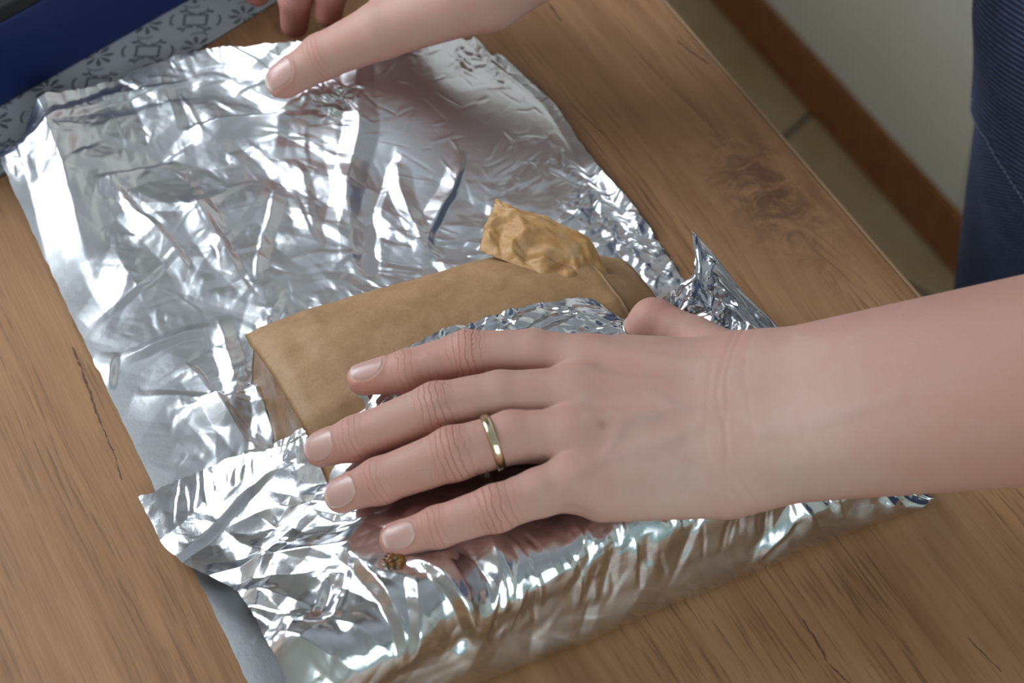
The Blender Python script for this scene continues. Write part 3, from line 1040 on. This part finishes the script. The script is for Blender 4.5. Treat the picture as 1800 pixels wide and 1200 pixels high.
dors = np.clip((BN @ tocam + .25) / .6, 0, 1)
mott = vnoise(BV * 90, 51) * .6 + vnoise(BV * 240, 52) * .5
mixin(red, .14 + .30 * mott)
mixin(pale, .30 * np.clip(vnoise(BV * 45, 53), 0, 1))
for k_, pts in LF.items():
    a, b = pts[3].astype(float), pts[0].astype(float)
    d = b - a; t = np.clip(((BV - a) @ d) / (d @ d), -.3, 1)
    r_ = np.linalg.norm(BV - a - t[:, None] * d, axis=1)
    mixin((.54, .25, .195), .40 * ss(t, -.1, .6) * ss(-r_, -.016, -.011))
mixin((.50, .375, .31), .55 * ss(BV[:, 0], -.05, .0) * ss(-BV[:, 0], -.075, -.03) * ss(-BV[:, 1], .11, .15) * (BV[:, 1] < .03))
nails = []
for fi, pts in list(LF.items()) + [('thumb', RT)] + [('r_' + k, v) for k, v in RFI.items()]:
    ip, dip = pts[2].astype(float), pts[1].astype(float)
    tip = pts[0].astype(float)
    L = np.linalg.norm(BV - ip, axis=1)
    for (j, a, b, mk, rr) in ((ip, pts[3], pts[1], 1.0, .0115), (dip, pts[2], pts[0], .55, .008)):
        if fi == 'thumb' and j is ip: continue
        ax = unit(np.asarray(b, float) - np.asarray(a, float))
        dd = BV - j
        r_ = np.linalg.norm(dd, axis=1)
        near_ = r_ < .024
        al = dd[near_] @ ax
        wgt = np.exp(-(al / (rr * .62))**2) * dors[near_] * mk * ss(-r_[near_], -.022, -.010)
        sel = np.nonzero(near_)[0]
        up_ = wgt > wmask[sel]
        wcoord[sel[up_]] = al[up_] * 1000
        wmask[sel[up_]] = wgt[up_]
        disp[sel] += .0005 * mk * np.exp(-(al / .006)**2) * dors[near_]
        w = np.zeros(len(BV)); w[sel] = .38 * wgt
        mixin(red, w)
    t_ = unit(tip - dip)
    al = (BV - tip) @ t_
    r_ = np.linalg.norm(BV - tip, axis=1)
    mixin(red, .62 * ss(al, -.013, .004) * ss(-r_, -.019, -.012))
# rosier undersides; curled fingers rosier too, with the hand's shade painted in dark red
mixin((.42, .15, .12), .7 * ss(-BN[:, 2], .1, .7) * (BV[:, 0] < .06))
mixin(np.array([.46, .19, .145]), .5 * np.exp(-(np.linalg.norm(BV - LT[1], axis=1) / .011)**2))
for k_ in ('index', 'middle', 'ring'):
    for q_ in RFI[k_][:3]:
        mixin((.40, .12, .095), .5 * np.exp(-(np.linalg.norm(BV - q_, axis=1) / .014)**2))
# forearm slightly ruddier
mixin(np.array([.40, .205, .155]), .85 * ss(BV[:, 0], .045, .11) * (BV[:, 1] < .03))
# tendons and veins on the back of the left hand
wm = (LW1 + LW2) / 2
top_l = (BV[:, 1] < .03) & (BV[:, 0] < .08)
for k, ww in (('index', .35), ('middle', .5), ('ring', .6), ('little', .7)):
    a = LF[k][4].astype(float); b = (LW1 * (1 - ww) + LW2 * ww).astype(float)
    d = b - a; t = np.clip(((BV - a) @ d) / (d @ d), 0, 1)
    q = BV - a - t[:, None] * d
    lat = np.abs(q @ unit(np.cross(d, [0, 0, 1])))
    disp += .0008 * np.exp(-(lat / .0032)**2) * dors * ss(t, .0, .12) * (1 - t)**.8 * top_l * (BN[:, 2] > .2)
    kn = np.linalg.norm(BV - a, axis=1)
    disp += .0009 * np.exp(-(kn / .0125)**2) * (BN[:, 2] > .2)
for pl_ in ([(1040, 655), (1090, 668), (1150, 680), (1215, 672), (1290, 690)], [(1030, 700), (1075, 690), (1130, 685)], [(985, 668), (1040, 655)], [(1130, 685), (1180, 720), (1240, 738)],
            [(1000, 830), (1060, 800), (1130, 790), (1190, 770)], [(1060, 800), (1095, 745), (1150, 735)], [(1060, 600), (1110, 612), (1180, 622), (1240, 615)],
            [(760, 700), (820, 692), (880, 690)], [(960, 790), (900, 800)], [(1400, 660), (1480, 680), (1600, 660)], [(1340, 780), (1450, 790), (1560, 800)]):
    for p, q in zip(pl_[:-1], pl_[1:]):
        a, b = un(*p, .083), un(*q, .083)
        d = (b - a)[:2]; t = np.clip(((BV - a)[:, :2] @ d) / (d @ d), 0, 1)
        r_ = np.linalg.norm((BV - a)[:, :2] - t[:, None] * d, axis=1)
        veins = np.maximum(veins, np.exp(-(r_ / .0027)**2) * (BN[:, 2] > .15) * (BV[:, 1] < .03) * (BV[:, 2] > .065))
veins = veins * (.55 + .45 * vnoise(BV * 60, 57))
disp += .0006 * veins
mixin((.33, .255, .245), .24 * veins)
# wrist creases
wx = unit(LE - wm)
al = (BV - wm.astype(float)) @ wx
wv = np.exp(-((al + .002) / .014)**2) * (BV[:, 1] < .03) * (BV[:, 0] > -.02) * dors
for c0, dep in ((-.012, .00010), (-.006, .00013), (-.001, .00022), (.0022, .00024), (.010, .00012)):
    bow = .004 * np.sin((BV[:, 1] + .1) * 40) + .0022 * vnoise(np.stack([BV[:, 1] * 60, BV[:, 2] * 60, BV[:, 0] * 0 + c0 * 900], -1), 58)
    disp -= dep * np.exp(-((al - c0 - bow) / .0010)**2) * np.clip(wv * 1.6, 0, 1)
mixin(red, .16 * wv)
# small mole
mixin((.22, .13, .10), .7 * np.exp(-(np.linalg.norm(BV - (un(1058, 747, .083)), axis=1) / .0016)**2))

# nails: outline, bed and plate
nail_specs = []
for nm, pts, along, wid, ln, bl in (('index', LF['index'], -.0024, 5.6, 7.4, (.25, .75)), ('middle', LF['middle'], -.0020, 6.1, 7.9, (.5, .5)), ('ring', LF['ring'], -.0020, 6.0, 7.9, (.5, .5)),
                                    ('little', LF['little'], -.0016, 5.4, 6.9, (.5, .5)), ('thumb', RT, -.0006, 7.2, 8.8, (.45, .55))):
    tip, dip = pts[0].astype(float), pts[1].astype(float)
    t_ = unit(tip - dip)
    n_ = tocam * bl[0] + np.array([0, 0, 1]) * bl[1]
    if nm == 'index': n_ = n_ + np.array([0, .35, 0])
    if nm == 'thumb': n_ = n_ + rv * -.05 + upv * .12
    n_ = unit(n_ - (n_ @ t_) * t_)
    l_ = np.cross(t_, n_)
    nail_specs.append((nm, tip + t_ * along, t_, n_, l_, wid * mm, ln * mm))
    c = tip + t_ * along
    q = BV - c
    a_, b_, h_ = q @ t_, q @ l_, q @ n_
    e = (np.abs(a_ / (ln * mm))**2.6 + np.abs(b_ / (wid * mm))**2.6)**(1 / 2.6)
    on = (h_ > -.001) & (np.abs(a_) < .02) & (np.abs(b_) < .02) & (np.linalg.norm(q, axis=1) < .02)
    disp += on * (.00055 * np.exp(-((e - 1.10) / .09)**2) - .0006 * ss(-e, -1.02, -.90))
    mixin((.42, .20, .155), on * .45 * np.exp(-((e - 1.08) / .1)**2))
BV2 = BV + BN * disp[:, None]


def _skin(b):
    c = objco()
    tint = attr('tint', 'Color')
    fine = noise(c, 420, 4, 0.6)
    blot = noise(c, 85, 4, 0.6, 0.5)
    mot = mixc(sstep(blot, .35, .75) * 0.22, tint, (0.46, 0.19, 0.15))
    mot = mixc(sstep(fine, .55, .8) * 0.16, mot, (0.48, 0.35, 0.30))
    w = attr('wcoord') * 1.0
    wob = noise(c, 85, 3) * 5.0 + noise(c, 330, 2) * 1.6
    m = attr('wmask')
    s1 = mth('ABSOLUTE', mth('SINE', w * 1.15 + wob * 1.2))
    groove = sstep(s1, 0.48, 0.0) * m
    link(b, 'Base Color', mixc(groove * 0.36, mot, (0.25, 0.10, 0.075)))
    vor = N.t.nodes.new('ShaderNodeTexVoronoi')
    vor.feature = 'DISTANCE_TO_EDGE'
    link(vor, 'Vector', c)
    vor.inputs['Scale'].default_value = 950
    cells = sstep(N(vor.outputs[0]), 0.0, 0.12)
    link(b, 'Normal', bump(groove * -1.0 + cells * 0.12 + fine * 0.30, 0.6, 0.0006))
    link(b, 'Roughness', 0.50 + fine * 0.14)


M_skin = mat('skin', rough=0.5, fn=_skin)
_b = M_skin.node_tree.nodes['Principled BSDF']
_b.inputs['Subsurface Weight'].default_value = 0.22
_b.inputs['Subsurface Radius'].default_value = (1.0, 0.35, 0.18)
_b.inputs['Subsurface Scale'].default_value = 0.0035
_b.inputs['Specular IOR Level'].default_value = 0.38

PB = (.40, -.02, -.9)
person = empty('person', PB, 'person in dark blue jeans pressing and pulling the foil with both bare hands', 'person')
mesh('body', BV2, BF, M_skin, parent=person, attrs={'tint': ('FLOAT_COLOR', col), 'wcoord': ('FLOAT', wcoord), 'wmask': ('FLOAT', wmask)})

def _foil(b):
    side = attr('shiny')
    c = objco()
    n = noise(c, 900, 3, 0.6)
    n2 = noise(c, 260, 3, 0.6, 0.4)
    link(b, 'Roughness', 0.345 - side * 0.175)
    link(b, 'Normal', bump(n2 + n * 0.25, 0.12, 0.0006))


M_foil = mat('aluminium_foil', (0.70, 0.71, 0.725), 0.2, 1.0, fn=_foil)
# the sheet gives way under the fingers
FPf = FP.reshape(-1, 3).copy()
bb = (FPf[:, 0] > -.16)
for _ in range(3):
    idx = np.nonzero(bb)[0]
    d = body_sdf(FPf[idx].astype(np.float32))
    idx, d = idx[d < .0006], d[d < .0006]
    if not len(idx): break
    gd = grad(body_sdf, FPf[idx], .0006)
    FPf[idx] += gd * np.minimum(.0007 - d, .004)[:, None]
    FPf[idx, 2] = np.maximum(FPf[idx, 2], .0011)
FP = FPf.reshape(FP.shape)
foil = mesh('foil_sheet', FP.reshape(-1, 3), grid_faces(len(tt), NU), M_foil, base=(-.03, .02, 0),
            attrs={'shiny': ('FLOAT', ss(Tm, .95, 1.05).ravel())})
tag(foil, 'crumpled sheet of silver aluminium foil folded over the brown paper parcel', 'foil')

M_nail = mat('fingernail', rough=0.36, fn=lambda b: link(b, 'Base Color', ramp(attr('lun'), [(0.0, (.56, .385, .34)), (.16, (.51, .30, .26)), (.84, (.49, .285, .245)), (.92, (.56, .41, .36)), (1.0, (.60, .48, .42))])))
M_nail.node_tree.nodes['Principled BSDF'].inputs['Subsurface Weight'].default_value = 0.15
M_nail.node_tree.nodes['Principled BSDF'].inputs['Subsurface Scale'].default_value = 0.002
for nm, c, t_, n_, l_, wd, ln in nail_specs:
    nr, na = 14, 44
    rr = np.concatenate([[0.001], np.linspace(.12, 1, nr)])
    an = np.linspace(0, 2 * np.pi, na, endpoint=False)
    Rr, An = np.meshgrid(rr, an, indexing='ij')
    ca, sa = np.cos(An), np.sin(An)
    k = (np.abs(ca)**2.6 + np.abs(sa)**2.6)**(-1 / 2.6)
    a_, b_ = Rr * ca * k * ln, Rr * sa * k * wd
    P = c + a_[..., None] * t_ + b_[..., None] * l_ + .012 * n_
    P = P.reshape(-1, 3)
    for _ in range(40):
        P = P - n_ * np.clip(body_sdf(P.astype(np.float32)) - .0001, -.001, .001)[:, None] * .8
    # smooth plate: fit a quadratic so that the nail is evenly curved
    q = P - c
    A_, B_, H_ = q @ t_, q @ l_, q @ n_
    ins = (np.abs(B_) < wd * .9)
    M_ = np.stack([np.ones_like(A_), A_, B_, A_**2, B_**2, A_ * B_], -1)
    cf = np.linalg.lstsq(M_[ins], H_[ins], rcond=None)[0]
    Hf = M_ @ cf
    Hf = np.maximum(Hf, H_ - .0004) * .6 + H_ * .4
    edge = Rr.ravel()
    Hf = Hf + .00018 - .0009 * ss(edge, .93, 1.0)
    P = c + A_[:, None] * t_ + B_[:, None] * l_ + Hf[:, None] * n_
    F = [[i * na + j, i * na + (j + 1) % na, (i + 1) * na + (j + 1) % na, (i + 1) * na + j] for i in range(len(rr) - 1) for j in range(na)]
    F.append(list(range(na))[::-1])
    mesh('fingernail', P, [f[::-1] for f in F], M_nail, parent=person, attrs={'lun': ('FLOAT', np.clip(A_ / ln * .5 + .5, 0, 1))})

# ------------------------------------------------------------------ person: jeans, shirt
def legs_sdf(P):
    P = P.astype(np.float32)
    ky = (.045, -.20)
    d = None
    for y in ky:
        e = smin(cone(P, (.405, y, .0), (.41, y, -.42), .092, .068), cone(P, (.41, y, -.42), (.42, y, -.84), .068, .058), .03)
        d = e if d is None else smin(d, e, .015)
    hip = smin(cone(P, (.420, .035, .07), (.420, -.19, .07), .108, .108), cone(P, (.415, .02, .16), (.415, -.17, .16), .104, .104), .05)
    d = smin(d, hip, .05)
    return np.maximum(d, P[:, 2] - .19)


LV, LFc = surfnet(legs_sdf, (.26, -.34, -.90), (.58, .20, .22), .006)
for _ in range(2): LV = LV - grad(legs_sdf, LV, .003) * np.clip(legs_sdf(LV.astype(np.float32)), -.004, .004)[:, None]


def _denim(scale_name):
    def f(b):
        c = objco()
        x, y, z = xyz(c)
        n = noise(c, 30, 4, .6)
        th = noise(comb(x * 60, y * 60, z * 900), 1.0, 2)
        ca = z * TW[scale_name][0] + y * TW[scale_name][1] + x * TW[scale_name][2]
        wv = mth('SINE', ca + noise(c, 120, 2) * 1.6)
        f_ = wv * .27 + th * .40 + n * .45
        link(b, 'Base Color', ramp(f_, [(.16, (.008, .011, .026)), (.42, (.014, .021, .060)), (.62, (.032, .047, .115)), (.85, (.11, .135, .23))]))
        link(b, 'Normal', bump(wv + th * .5, .5, .0008))
    return f


TW = {'coarse': (1900.0, 500.0, 500.0), 'fine': (2600.0, 1800.0, 900.0)}
M_denim = mat('denim', rough=0.85, fn=_denim('fine'))
M_denim2 = mat('denim_ribbed', rough=0.85, fn=_denim('coarse'))
jeans = mesh('jeans', LV, LFc, M_denim, parent=person)
# upper layer of cloth with its stitched hem, following the hip
hem_px = [(1686, 118), (1694, 140), (1716, 196), (1742, 248), (1772, 300), (1800, 344), (1850, 415), (1920, 500), (2010, 580)]


def ray_hit(px, py, f, d0=.55, d1=2.0):
    d = unit(fw * FPX + rv * (px - 900) + upv * (600 - py))
    t = d0
    for _ in range(200):
        s = float(f((CAM + d * t)[None].astype(np.float32))[0])
        t += s * .8
        if abs(s) < 2e-4: return CAM + d * t
        if t > d1: break
    return None


hem = []
for p in hem_px:
    q = None
    dx = 0
    while q is None and dx < 60:
        q = ray_hit(p[0] + dx, p[1], legs_sdf); dx += 4
    if q is not None: hem.append(q)
hem = np.array(hem)
hs_ = np.linspace(0, 1, 90)
hc = np.stack([np.interp(hs_, np.linspace(0, 1, len(hem)), hem[:, k]) for k in range(3)], -1)


def proj(P, off):
    P = P.copy()
    for _ in range(12): P = P - grad(legs_sdf, P, .003) * (legs_sdf(P.astype(np.float32)) - off)[:, None] * .8
    return P


rows = []
for k in range(46):
    P = hc + np.array([.0005 * k, 0, .0042 * k])
    P[:, 2] = np.minimum(P[:, 2], .185)
    if k == 0: rows.append(proj(P, .0002))
    rows.append(proj(P, .0030 if k < 3 else .0042))
G = np.stack(rows)
mesh('hip_panel', G.reshape(-1, 3), grid_faces(G.shape[0], G.shape[1]), M_denim2, parent=person)
M_thread = mat('thread', (.13, .15, .22), .8, fn=lambda b: link(b, 'Base Color', mixc(noise(objco(), 300), (.10, .12, .19), (.24, .27, .36))))
st = []
sP = proj(hc + np.array([0, 0, .003]), .0034)
seg = np.concatenate([[0], np.cumsum(np.linalg.norm(np.diff(sP, axis=0), axis=1))])
s = 0.0
while s < seg[-1] - .003:
    q = np.stack([np.interp([s, s + .0012, s + .0024], seg, sP[:, k]) for k in range(3)], -1)
    q[1] += grad(legs_sdf, q[1:2], .003)[0] * .0004
    st.append(tube(q, .00045, 5)); s += .0032
o = mesh('stitching', *merge(st), M_thread, parent=person)
o['kind'] = 'stuff'


def shirt_sdf(P):
    P = P.astype(np.float32)
    t = smin(cone(P, (.43, .02, .14), (.44, .04, .42), .118, .105), cone(P, (.43, -.17, .14), (.44, -.19, .42), .118, .105), .09)
    t = smin(t, cone(P, (.44, .07, .47), (.44, -.22, .47), .075, .075), .06)
    t = smin(t, cone(P, (.44, .09, .47), RE, .066, .057), .03)
    t = smin(t, cone(P, (.44, -.24, .47), LE, .066, .056), .03)
    # sleeves end just past the elbows
    a = unit(((RW1 + RW2) / 2 - RE)); b = unit(((LW1 + LW2) / 2 - LE))
    t = smin(t, cone(P, RE, RE + a * .03, .057, .055), .02)
    t = smin(t, cone(P, LE, LE + b * .03, .056, .054), .02)
    return t


SV, SF = surfnet(shirt_sdf, (.10, -.42, .0), (.62, .34, .60), .008)
for _ in range(2): SV = SV - grad(shirt_sdf, SV, .004) * np.clip(shirt_sdf(SV.astype(np.float32)), -.004, .004)[:, None]
M_shirt = mat('cotton_shirt', (.06, .07, .12), .9, fn=lambda b: (link(b, 'Base Color', mixc(noise(objco(), 300, 3), (.05, .055, .10), (.085, .095, .15))), link(b, 'Normal', bump(noise(objco(), 500, 3), .2, .001))))
mesh('shirt', SV, SF, M_shirt, parent=person)
for y in (.045, -.20):
    f_ = lambda P, y=y: np.maximum(smin(cone(P.astype(np.float32), (.43, y, -.865), (.27, y, -.875), .04, .036), cone(P.astype(np.float32), (.43, y, -.86), (.43, y, -.80), .042, .05), .02), -.897 - P[:, 2])
    V_, F_ = surfnet(f_, (.2, y - .08, -.91), (.52, y + .08, -.74), .006)
    mesh('shoe', V_, F_, mat('shoe_canvas', (.1, .1, .11), .8, fn=lambda b: link(b, 'Normal', bump(noise(objco(), 400), .2, .001))), parent=person)

# ------------------------------------------------------------------ ring
M_gold = mat('gold', (.80, .68, .46), .16, 1.0, fn=lambda b: link(b, 'Roughness', .12 + noise(objco(), 500) * .1))
rc = (np.asarray(LF['ring'][2], float) * .36 + np.asarray(LF['ring'][3], float) * .64)
rc = un(866, 779, .0712)
rax = unit(np.asarray(LF['ring'][3], float) - np.asarray(LF['ring'][2], float))
rax = unit(rax + upv * .05)
e1 = unit(np.cross(rax, [0, 0, 1])); e2 = np.cross(rax, e1)
an = np.linspace(0, 2 * np.pi, 96, endpoint=False)
rr = np.full(96, .0115)
for it in range(25):                                         # the band follows the finger
    P = rc + rr[:, None] * (np.cos(an)[:, None] * e1 + np.sin(an)[:, None] * e2)
    dd = body_sdf(P.astype(np.float32))
    rr = np.clip(rr - (dd - .0005) * .5, .006, .014)
rr = np.maximum(rr, np.median(rr) * .985)
for _ in range(12): rr = (np.roll(rr, 1) + rr * 2 + np.roll(rr, -1)) / 4
sec_n = 14
sa = np.linspace(0, 2 * np.pi, sec_n, endpoint=False)
V = []
for i in range(96):
    rad = np.cos(an[i]) * e1 + np.sin(an[i]) * e2
    for s_ in sa:
        w_ = math.copysign(abs(math.cos(s_))**.8, math.cos(s_)) * .00185
        t_ = (.00085 if math.sin(s_) > 0 else .0004) * math.sin(s_)
        V.append(rc + rad * (rr[i] + t_) + rax * w_)
F = [[i * sec_n + j, i * sec_n + (j + 1) % sec_n, ((i + 1) % 96) * sec_n + (j + 1) % sec_n, ((i + 1) % 96) * sec_n + j] for i in range(96) for j in range(sec_n)]
ring = mesh('wedding_ring', V, F, M_gold, base=rc)
tag(ring, 'plain polished gold wedding band on the ring finger', 'ring')

# ------------------------------------------------------------------ bit of sauce at the little fingertip
sp = un(692, 985, .049)
bm = bmesh.new()
bmesh.ops.create_icosphere(bm, subdivisions=4, radius=1)
V = np.array([v.co[:] for v in bm.verts]); F = [[v.index for v in f.verts] for f in bm.faces]
bm.free()
V = V * (1 + .30 * vnoise(V * 2.2 + 5, 61) + .14 * vnoise(V * 5, 62))[:, None] * np.array([.0048, .0037, .0030]) + sp
M_sauce = mat('herb_sauce', rough=.25, fn=lambda b: link(b, 'Base Color', ramp(noise(objco(), 330, 3), [(.35, (.03, .018, .006)), (.5, (.16, .06, .010)), (.65, (.30, .11, .014))])))
tag(mesh('sauce_blob', V, F, M_sauce, base=sp), 'small brown-orange blob of sauce by the little fingertip', 'sauce')

# ------------------------------------------------------------------ patterned paper under the far corner of the foil
e0, e1_ = un(0, 310, .001), un(490, 0, .001)
pd = unit((e1_ - e0) * np.array([1, 1, 0]))
pn = np.array([-pd[1], pd[0], 0.0])
L_, D_ = .36, .17
st0 = e0 - pd * .14
nu_, nv_ = 560, 262
a, b = np.meshgrid(np.linspace(0, L_, nu_), np.linspace(0, D_, nv_), indexing='ij')
wob = .0012 * vnoise(np.stack([a * 35, a * 0], -1), 71) * ss(-b, -.01, 0)
P = st0 + a[..., None] * pd + (b + wob)[..., None] * pn
S0 = un(344, 38, 0); SA = un(260, 93, 0) - S0; FLW = un(258, 46, 0) - S0
qx, qy = rv[:2] * 1.0, hv[:2] * 1.0
rel = P[..., :2] - S0[:2]
Lm = np.linalg.inv(np.stack([SA[:2], 2 * FLW[:2]], -1))
ink = np.zeros(a.shape)
ij = rel @ Lm.T
for di in (-1, 0, 1):
    for dj in (-1, 0, 1):
        cell = np.floor(ij + .5) + np.array([di, dj])
        loc = rel - (cell[..., :1] * SA[:2] + cell[..., 1:] * 2 * FLW[:2])
        X, Y = loc @ qx * 1000, loc @ qy * 1000
        bx = np.maximum(np.abs(X) - 5.9, np.abs(Y) - 4.3)
        ink = np.maximum(ink, ss(-np.abs(bx), -.95, -.45))
        for sx in (-1, 1):                                            # arcs beside the square, tails above and below
            r_ = np.hypot(X - sx * 4.5, Y)
            ink = np.maximum(ink, ss(-np.abs(r_ - 8.6), -.85, -.4) * (np.abs(Y) < 4.6) * (sx * X > 0))
            for sy in (-1, 1):
                r_ = np.hypot(X - sx * 2.0, Y - sy * 9.8)
                ink = np.maximum(ink, ss(-np.abs(r_ - 4.0), -.85, -.4) * (np.abs(Y) < 9.8) * (sx * X > 1.0))
                el_ = np.hypot((X - sx * 7.6) / 1.7, (Y - sy * 7.2) / 1.1)
                ink = np.maximum(ink, ss(-el_, -1.2, -.8))
        Xf, Yf = X - (FLW[:2] @ qx) * 1000, Y - (FLW[:2] @ qy) * 1000
        for k in range(8):
            th_ = k * math.pi / 4 + .2
            u_, v_ = Xf * math.cos(th_) + Yf * math.sin(th_), -Xf * math.sin(th_) + Yf * math.cos(th_)
            el_ = np.hypot((u_ - 5.0) / 3.6, v_ / (1.35 * np.clip(u_ / 6, .25, 1)))
            ink = np.maximum(ink, ss(-el_, -1.15, -.85))
        for sy in (-1, 1):
            r_ = np.hypot(Xf, Yf - sy * 5)
            ink = np.maximum(ink, ss(-np.abs(r_ - 6.5), -.7, -.25) * (np.abs(Xf) < 4.4) * (sy * Yf > 8))
M_print = mat('printed_paper', rough=.6, fn=lambda b: link(b, 'Base Color', mixc(attr('ink') * (0.8 + noise(objco(), 300) * .2), (.43, .45, .475), (.085, .095, .105))))
V = np.concatenate([P.reshape(-1, 3), (P - [0, 0, .0008])[[0, -1]][:, [0, -1]].reshape(-1, 3)])
nP = nu_ * nv_
rim_a = [0, (nu_ - 1) * nv_, nP - 1, nv_ - 1]
F = grid_faces(nu_, nv_)
pm = mesh('patterned_paper', P.reshape(-1, 3) + [0, 0, .0001], F, M_print, base=(e0 + pd * .1 + pn * .08) * np.array([1, 1, 0]) + [0, 0, .0003], attrs={'ink': ('FLOAT', ink.ravel())})
md = pm.modifiers.new('thickness', 'SOLIDIFY'); md.thickness = .0008; md.offset = -1
tag(pm, 'pale grey paper printed with squares, arcs and leaves beneath the blue box', 'paper')

# ------------------------------------------------------------------ blue box with a black lid, far left
q0, q1 = un(0, 188, .002), un(334, 0, .002)
bd = unit((q1 - q0) * np.array([1, 1, 0])); bn_ = np.array([-bd[1], bd[0], 0.0])
B0 = q0 - bd * .11
BL, BD, BH = .36, .075, .050


def obox(a0, a1, b0, b1, z0, z1, bev=.002):
    V, F = box((a0, b0, z0), (a1, b1, z1), bev)
    V = np.array(V)
    return B0[None] * np.array([1, 1, 0]) + V[:, :1] * bd + V[:, 1:2] * bn_ + V[:, 2:] * np.array([0, 0, 1]), F


M_blue = mat('blue_card', rough=.45, fn=lambda b: link(b, 'Base Color', mixc(noise(objco(), 25, 3), (.003, .009, .065), (.005, .014, .09))))
M_black = mat('black_lid', rough=.4, fn=lambda b: link(b, 'Base Color', mixc(noise(objco(), 40, 3), (.003, .003, .003), (.008, .008, .007))))
M_grey = mat('grey_trim', rough=.35, fn=lambda b: link(b, 'Base Color', mixc(noise(objco(), 40, 3), (.07, .08, .07), (.10, .11, .10))))
bx_ = empty('blue_box', B0 + bd * BL / 2 + bn_ * BD / 2 - [0, 0, B0[2] - .0011], 'long blue box with a black lid behind the foil', 'box')
mesh('carton', *obox(0, BL, 0, BD, .0012, BH), M_blue, parent=bx_, smooth=False)
mesh('lid', *obox(.001, BL - .001, -.0005, BD + .001, BH, BH + .008, .0015), M_black, parent=bx_, smooth=False)
mesh('trim_strip', *obox(.002, BL - .002, .016, .018, BH + .008, BH + .0092, .0003), M_grey, parent=bx_, smooth=False)
for o in sc.objects:
    if '_base' in o: del o['_base']
